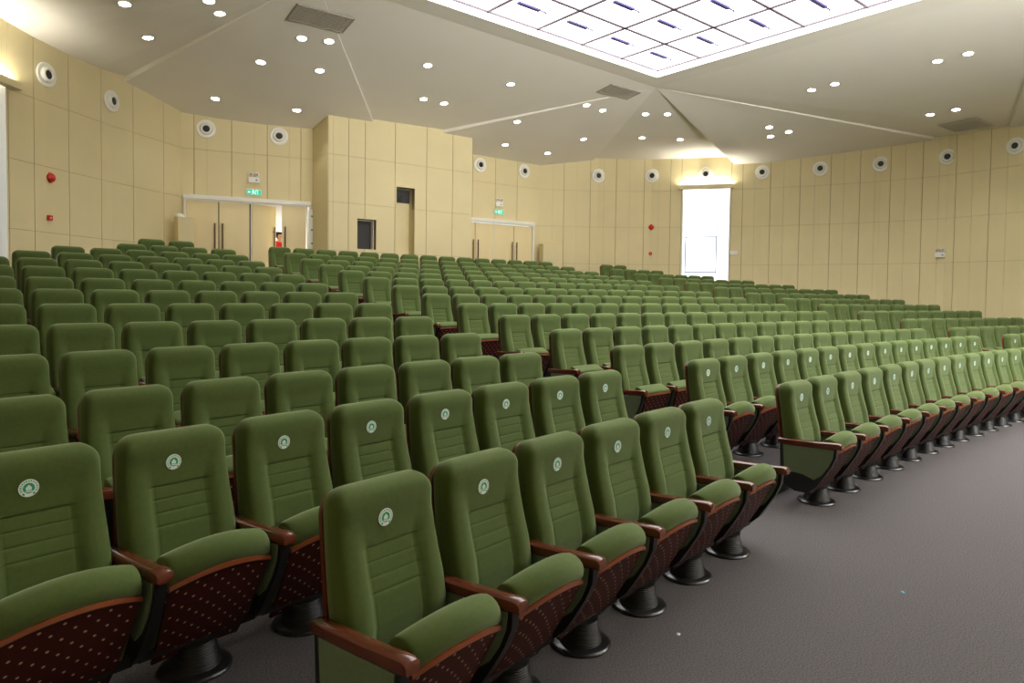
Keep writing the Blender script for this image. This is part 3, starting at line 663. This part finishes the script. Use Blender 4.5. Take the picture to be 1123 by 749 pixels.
# ------------------------------------------------------------------ booth openings
def booth_box(name, d0, d1, z0, z1, dep, mats):
    P0, rz, n = wall_frame(W_BF, (d0 + d1) / 2); Rm = Matrix.Rotation(rz, 4, 'Z').to_3x3(); w_ = d1 - d0; mb = MB()
    e = .02
    mb.box((0, dep, (z0 + z1) / 2), (w_ + .08, e, z1 - z0 + .08)); mb.box((-w_ / 2 - e / 2, dep / 2, (z0 + z1) / 2), (e, dep, z1 - z0)); mb.box((w_ / 2 + e / 2, dep / 2, (z0 + z1) / 2), (e, dep, z1 - z0))
    mb.box((0, dep / 2, z0 - e / 2), (w_, dep, e)); mb.box((0, dep / 2, z1 + e / 2), (w_, dep, e))
    o = struct(name, mb, mats); o.location = (P0.x, P0.y, 0); o.rotation_euler = (0, 0, rz); return o
booth_box('wall_niche', 1.925, 2.485, 2.80, 4.66, .34, M['wall'])
booth_box('wall_niche_window', .785, 1.325, 2.88, 3.69, .30, M['wall'])
P0, rz, n = wall_frame(W_BF, 1.055)
t = thing('booth_window', 'dark control booth window with a white right jamb, in the booth wall', 'window', (P0.x, P0.y, 0), rz); mb = MB()
mb.box((-.0, .28, 3.285), (.53, .01, .80)); link('dark_glass', mb.mesh('dark_glass', M['darkglass']), t)
mb = MB()
for x in (.255,): mb.box((x, .2, 3.285), (.03, .14, .80))
mb.box((0, .265, 3.675), (.54, .03, .02)); mb.box((-.262, .265, 3.285), (.015, .03, .8)); link('window_frame', mb.mesh('booth_frame', M['doorframe']), t)
P0, rz, n = wall_frame(W_BF, 2.205)
t = thing('projector_port', 'dark projector opening at the top of the tall booth niche', 'projector', (P0.x, P0.y, 0), rz); mb = MB()
mb.box((0, .315, 4.46), (.55, .012, .38)); link('dark_recess', mb.mesh('dark_recess', M['darkglass']), t)
mb = MB(); mb.box((-.09, .25, 4.40), (.2, .1, .13)); mb.lathe([(.045, .2), (.05, .17), (.035, .165), (.03, .18)], 0, 20, 'y', (-.09, 0, 4.40)); link('projector_body', mb.mesh('projector_body', M['black'], 40), t)

# ------------------------------------------------------------------ air nozzles
mb = MB(); mb.lathe([(.235, 0), (.235, -.02), (.22, -.035), (.165, -.035), (.15, -.02), (.145, -.06), (.13, -.085), (.10, -.09), (.085, -.07), (.08, -.03)], 0, 36, 'y'); me_noz = mb.mesh('nozzle_ring', M['white'], 35)
mb = MB(); mb.lathe([(.082, -.06), (.07, -.055), (.03, -.05), (.001, -.05)], 0, 24, 'y'); me_nozd = mb.mesh('nozzle_throat', M['blackrib'], 40)
NOZ = [(W_L, .92, 'near the red alarm bell'), (W_L, 2.73, 'in front of the stepped ceiling fold'), (W_BL, .57, 'above the left end of the ajar doors'), (W_BL, 2.33, 'above the ajar door beside the booth'),
       (W_BR, 1.09, 'just past the booth corner'), (W_BR, 2.83, 'above the closed double doors'), (W_R, 2.07, 'first past the room corner'), (W_R, 3.92, 'above the second red alarm'),
       (W_R, 5.715, 'above the tall bright window'), (W_R, 7.53, 'first to the right of the window'), (W_R, 9.3, 'second to the right of the window'), (W_R, 11.02, 'third to the right of the window'), (W_R, 12.81, 'above the lone emergency lamp'), (W_R, 14.57, 'rightmost of all on the wall')]
for pl, d, lb in NOZ:
    P, rz, n = wall_frame(pl, d, .024)
    t = thing('air_nozzle', 'round white air nozzle with dark centre, ' + lb, 'air vent', (P.x, P.y, 5.85), rz + random.uniform(-.04, .04), 'air nozzles along the walls')
    a = link('nozzle_ring', me_noz, t); link('nozzle_throat', me_nozd, t)

# ------------------------------------------------------------------ ceiling lights and grilles
DL = [(-7.05, 54.39, 6.76, .019, -.137, 0), (-5.87, 53.59, 6.90, .066, -.1, 0), (-5.57, 54.0, 6.89, .097, -.082, 0), (-6.44, 55.63, 6.67, .097, -.082, 0),
      (-4.3, 55.51, 6.65, -.07, -.134, 1), (-4.52, 58.01, 6.34, -.116, -.13, 1), (-2.72, 57.5, 6.29, -.033, -.142, 1), (-3.99, 54.03, 6.83, -.033, -.142, 1), (-3.49, 53.86, 6.84, -.002, -.18, 1), (-3.12, 55.17, 6.64, -.0, -.16, 1),
      (-1.14, 53.85, 6.84, 0, -.162, 2), (-.21, 55.54, 6.58, 0, -.162, 2), (.4, 55.52, 6.58, 0, -.162, 2), (1.16, 53.7, 6.87, 0, -.162, 2),
      (2.82, 55.47, 6.5, -.033, -.206, 3), (3.65, 57.06, 6.32, -.019, -.164, 3), (5.35, 56.99, 6.3, -.019, -.164, 3), (3.77, 53.66, 6.84, -.033, -.206, 3), (4.43, 53.68, 6.87, -.019, -.164, 3), (5.53, 55.53, 6.55, .044, -.177, 3),
      (5.76, 53.26, 6.93, -.102, -.079, 4), (6.17, 52.8, 6.91, -.114, -.067, 4), (7.14, 54.55, 6.68, -.102, -.079, 4), (8.02, 53.75, 6.63, -.114, -.067, 4),
      (8.68, 51.08, 6.66, -.141, -.107, 5), (9.27, 51.38, 6.54, -.144, -.126, 5), (9.33, 50.83, 6.59, -.141, -.107, 5),
      (6.96, 48.93, 6.92, -.097, 0, 6), (6.92, 48.32, 6.92, -.097, 0, 6), (6.95, 46.07, 6.92, -.097, 0, 6), (6.92, 45.47, 6.92, -.097, 0, 6), (10.24, 47.34, 6.6, -.097, 0, 6), (10.2, 46.73, 6.6, -.097, 0, 6)]
def ceil_z(x, y, pad=0.0):
    best = None
    for F in FAC:
        for i in range(1, len(F) - 1):
            a, b, c = (Vector(F[0]), Vector(F[i]), Vector(F[i + 1]))
            d = (b.x - a.x) * (c.y - a.y) - (c.x - a.x) * (b.y - a.y)
            if abs(d) < 1e-9: continue
            u = ((x - a.x) * (c.y - a.y) - (c.x - a.x) * (y - a.y)) / d; v = ((b.x - a.x) * (y - a.y) - (x - a.x) * (b.y - a.y)) / d
            if u >= -1e-3 and v >= -1e-3 and u + v <= 1.001:
                nn = (b - a).cross(c - a).normalized(); nn = nn if nn.z < 0 else -nn
                z = a.z + u * (b.z - a.z) + v * (c.z - a.z)
                if best is None or z < best[0]: best = (z, nn)
    return best
mb = MB(); mb.lathe([(.115, .0), (.115, -.008), (.097, -.012), (.09, -.006)], 0, 28); me_ring = mb.mesh('trim_ring', M['white'], 40)
mb = MB(); mb.lathe([(.09, -.004), (.09, -.010), (.045, -.014), (.001, -.015)], 0, 24); me_lamp = mb.mesh('lamp_lens', M['lamp_e'], 40)
sl = bpy.data.lights.new('downlight_beam', 'SPOT'); sl.energy = DOWN_W; sl.spot_size = math.radians(120); sl.spot_blend = .6; sl.shadow_soft_size = .07; sl.color = (1, .95, .86)
WEDGE = ['ceiling wedge over the left wall', 'ceiling wedge above the ajar doors', 'ceiling wedge over the projection booth', 'ceiling wedge above the closed doors', 'ceiling wedge nearest the window', 'ceiling wedge right of the window', 'ceiling wedge around the pale grille']
cnt = {}
order = sorted(DL, key=lambda q: (q[5], project(q[:3])[0]))
for x, y, z, nx, ny, f in order:
    cnt[f] = cnt.get(f, 0) + 1; cz_ = ceil_z(x, y); z = cz_[0] if cz_ else z; nn = cz_[1] if cz_ else Vector((nx, ny, -1)).normalized()
    t = thing('downlight', 'glowing round downlight, %s from the left in the %s' % (ORD[cnt[f]], WEDGE[f]), 'downlight', (x, y, z), 0, 'round downlights in the ceiling')
    t.rotation_mode = 'QUATERNION'; t.rotation_quaternion = (-nn).to_track_quat('Z', 'Y')
    link('trim_ring', me_ring, t); link('lamp_lens', me_lamp, t)
    b = bpy.data.objects.new('downlight_beam', sl); COL.objects.link(b); b.parent = t; b.location = (0, 0, -.03)
def grille(quad, label, gm='grille'):
    c = sum((Vector(p) for p in quad), Vector()) / 4; z, nn = ceil_z(c.x, c.y)
    w_ = (Vector(quad[1]) - Vector(quad[0])).length; h_ = (Vector(quad[3]) - Vector(quad[0])).length; d = Vector(quad[1]) - Vector(quad[0])
    X = (d - nn * d.dot(nn)).normalized(); Z = -nn; Y = Z.cross(X)
    t = thing('ceiling_grille', label, 'air grille'); t.matrix_world = Matrix.Translation((c.x, c.y, z)) @ Matrix((X, Y, Z)).transposed().to_4x4()
    mb = MB(); mb.box((0, 0, -.006), (w_, h_, .006)); link('duct_backing', mb.mesh('duct_backing', M['grilledark' if gm == 'grille' else 'grille']), t)
    mb = MB()
    for s_ in (-1, 1): mb.box((s_ * (w_ / 2 - .012), 0, -.018), (.025, h_, .02)); mb.box((0, s_ * (h_ / 2 - .012), -.018), (w_, .025, .02))
    k = int(w_ / .055)
    for i in range(1, k): mb.box((-w_ / 2 + i * w_ / k, 0, -.016), (.022, h_ - .03, .012))
    k = int(h_ / .055)
    for i in range(1, k): mb.box((0, -h_ / 2 + i * h_ / k, -.018), (w_ - .03, .018, .012))
    link('grille_face', mb.mesh('grille_face', M[gm]), t)
grille([(-4.53, 52.85, 7.02), (-3.43, 52.8, 7.02), (-3.43, 53.4, 6.92), (-4.50, 53.45, 6.94)], 'grey egg-crate air grille in the ceiling over the left half')
grille([(3.38, 52.37, 7.08), (4.47, 52.33, 7.09), (4.5, 52.88, 7.0), (3.42, 52.9, 6.99)], 'grey air grille just outside the corner of the luminous ceiling')
grille([(11.22, 47.43, 6.52), (11.05, 46.47, 6.52), (11.93, 46.41, 6.43), (12.1, 47.42, 6.46)], 'pale flush air grille in the ceiling above the far right wall', 'grillepale')

# ------------------------------------------------------------------ wall fittings
def fitting(name, label, cat, pl, d, z, parts, group=None, off=.022):
    P, rz, n = wall_frame(pl, d, off); t = thing(name, label, cat, (P.x, P.y, z), rz, group)
    for nm, mb, mt in parts: link(nm, mb.mesh(nm, mt, 35), t)
    return t
def bell():
    a = MB(); a.lathe([(.085, 0), (.09, -.02), (.085, -.05), (.06, -.075), (.02, -.085), (.001, -.086)], 0, 28, 'y'); b = MB(); b.box((0, -.005, 0), (.06, .02, .2)); return [('bell_dome', a, M['red']), ('backplate', b, M['red'])]
def callpt():
    a = MB(); a.box((0, -.02, 0), (.10, .04, .10)); b = MB(); b.box((0, -.042, .0), (.035, .004, .02)); return [('housing', a, M['red']), ('break_glass', b, M['white'])]
fitting('fire_alarm_bell', 'round red fire alarm bell on the cream left wall', 'fire alarm', W_L, 1.0, 3.88, bell())
fitting('fire_call_point', 'small square red call point below the left wall bell', 'call point', W_L, .965, 3.09, callpt())
fitting('fire_alarm_bell', 'round red fire alarm bell between the closed doors and window', 'fire alarm', W_R, 3.93, 4.09, bell())
fitting('fire_call_point', 'small square red call point beside the tall window', 'call point', W_R, 3.92, 3.18, callpt())
a = MB(); a.box((0, -.012, 0), (.24, .024, .13)); b = MB(); b.box((-.05, -.027, 0), (.04, .008, .06)); b.box((.05, -.027, 0), (.04, .008, .06))
fitting('wall_switch', 'white double wall switch plate beside the tall window', 'switch', W_R, 6.68, 3.2, [('switch_plate', a, M['white']), ('rockers', b, M['doorframe'])])
def emlight():
    a = MB(); a.box((0, -.035, 0), (.27, .07, .15)); L_ = []
    for s_ in (-1, 1):
        l = MB(); l.lathe([(.055, .03), (.06, -.02), (.05, -.045), (.035, -.05)], 0, 20, 'y', (s_ * .068, -.05, .13)); L_.append(('lamp_head', l, M['doorframe']))
        l = MB(); l.lathe([(.04, -.051), (.001, -.053)], 0, 20, 'y', (s_ * .068, -.05, .13)); L_.append(('lamp_glass', l, M['grille']))
        l = MB(); l.box((s_ * .068, -.04, .075), (.03, .03, .02)); L_.append(('bracket', l, M['black']))
    b = MB(); b.box((.06, -.072, -.01), (.05, .004, .03)); return [('battery_box', a, M['white'])] + L_ + [('indicator_plate', b, M['greyframe'])]
fitting('emergency_light', 'white twin-head emergency lamp above the ajar doors', 'emergency light', W_BL, 1.71, 4.64, emlight())
fitting('emergency_light', 'white twin-head emergency lamp above the closed doors', 'emergency light', W_BR, 1.82, 4.66, emlight())
fitting('emergency_light', 'white twin-head emergency lamp alone on the right wall', 'emergency light', W_R, 12.71, 3.03, emlight())
def exitsign(pl, d, z, label):
    a = MB(); a.box((0, -.02, 0), (.38, .035, .155)); b = MB(); b.box((0, -.040, 0), (.35, .006, .13))
    t = fitting('exit_sign', label, 'exit sign', pl, d, z, [('sign_case', a, M['doorframe'])])
    f = link('sign_face', b.mesh('sign_face', M['sign_e']), t)
    m = MB()   # running man and doorway
    def q(p): m.add([(x, -.0445, z_) for x, z_ in p], [tuple(range(len(p)))])
    m.add([(-.02 + .011 * math.cos(k), -.0445, .044 + .011 * math.sin(k)) for k in [i * .785 for i in range(8)]], [tuple(range(8))])
    q([(-.035, .03), (-.008, .034), (.004, -.002), (-.018, -.006)]); q([(-.01, .03), (.012, .012), (.02, .018), (-.004, .036)]); q([(-.035, .03), (-.055, .01), (-.048, .004), (-.028, .022)])
    q([(-.018, -.004), (.004, -.002), (.02, -.028), (.012, -.034)]); q([(.012, -.034), (.02, -.028), (.018, -.052), (.009, -.052)]); q([(-.018, -.006), (-.006, -.008), (-.028, -.04), (-.036, -.034)]); q([(-.036, -.034), (-.03, -.042), (-.06, -.044), (-.06, -.036)])
    q([(.045, -.055), (.054, -.055), (.054, .055), (.045, .055)]); q([(.045, .047), (.10, .047), (.10, .055), (.045, .055)]); q([(.092, -.055), (.10, -.055), (.10, .055), (.092, .055)])
    q([(-.15, .0), (-.12, .025), (-.12, .009), (-.085, .009), (-.085, -.009), (-.12, -.009), (-.12, -.025)])
    link('running_figure', m.mesh('running_figure', M['signw_e']), f)
exitsign(W_BL, 1.705, 4.315, 'green exit sign with running figure above the ajar doors')
exitsign(W_BR, 1.83, 4.40, 'green exit sign with running figure above the closed doors')
# narrow notice strip beside the ajar door
a = MB(); a.box((0, -.01, 0), (.11, .02, 2.2)); b = MB()
for k in range(6): b.add([(x, -.0225, z_ + .93 - k * .37) for x, z_ in ((-.035, -.03), (.02, -.045), (.035, .0), (.03, .045), (.0, .01), (-.03, .02))], [(0, 1, 2, 3, 4, 5)])
P, rz, n = wall_frame(W_BL, 3.19, .018)
t = thing('notice_strip', 'narrow white strip with green leaf marks beside the ajar door', 'notice strip', (P.x, P.y, 2.85), rz)
sb_ = link('strip_board', a.mesh('strip_board', M['doorframe']), t); link('leaf_marks', b.mesh('leaf_marks', M['sticker_g']), sb_)
# cream cabinets beside the doors
def cabinet(loc, rz, w_, d_, h_, label, lamp):
    t = thing('air_cabinet', label, 'cabinet', loc, rz); a = MB(); a.box((0, 0, h_ / 2), (w_, d_, h_)); link('cabinet_body', a.mesh('cabinet_body', M['wall']), t)
    b = MB(); b.box((0, -d_ / 2 - .004, h_ / 2), (w_ - .03, .008, h_ - .06)); link('front_panel', b.mesh('front_panel', M['wall']), t)
    c = MB(); c.box((0, 0, h_ + .008), (w_ + .02, d_ + .02, .016)); link('cabinet_top', c.mesh('cabinet_top', M['wall']), t)
cabinet((-5.02, 58.84, FZ), math.radians(2), .36, .30, 1.80, 'tall narrow cream cabinet standing beside the ajar doors', True)
t = thing('dome_lamp', 'small white dome on top of the tall narrow cream cabinet', 'dome lamp', (-5.12, 58.84, FZ + 1.816)); a = MB(); a.lathe([(.11, 0), (.11, .02)], 0, 28); link('dome_base', a.mesh('dome_base', M['doorframe'], 40), t)
b = MB(); b.lathe([(.105, .02), (.095, .05), (.07, .08), (.035, .1), (.001, .106)], 0, 28); link('dome_cover', b.mesh('dome_cover', M['white'], 40), t)
cabinet((6.13, 57.62, FZ), math.radians(-17), .72, .30, 1.72, 'broad cream cabinet standing beside the closed doors', False)

# litter on the carpet
def scrap(loc, rz, m, label):
    mb = MB(); mb.add([(-.012, -.008, .002), (.004, -.011, .006), (.013, .002, .002), (.002, .010, .007), (-.010, .007, .003), (0, 0, .011)], [(0, 1, 5), (1, 2, 5), (2, 3, 5), (3, 4, 5), (4, 0, 5), (4, 3, 2, 1, 0)])
    o = link('paper_scrap', mb.mesh('paper_scrap', m), None, loc, rz); tag(o, label, 'litter')
scrap((-6.693, 42.439, 0), .4, M['doorframe'], 'tiny white paper scrap on the carpet before the front row')
scrap((-5.259, 41.912, 0), 1.2, mat('blue_paper', srgb(90, 190, 215), .6), 'tiny blue scrap on the open grey carpet')
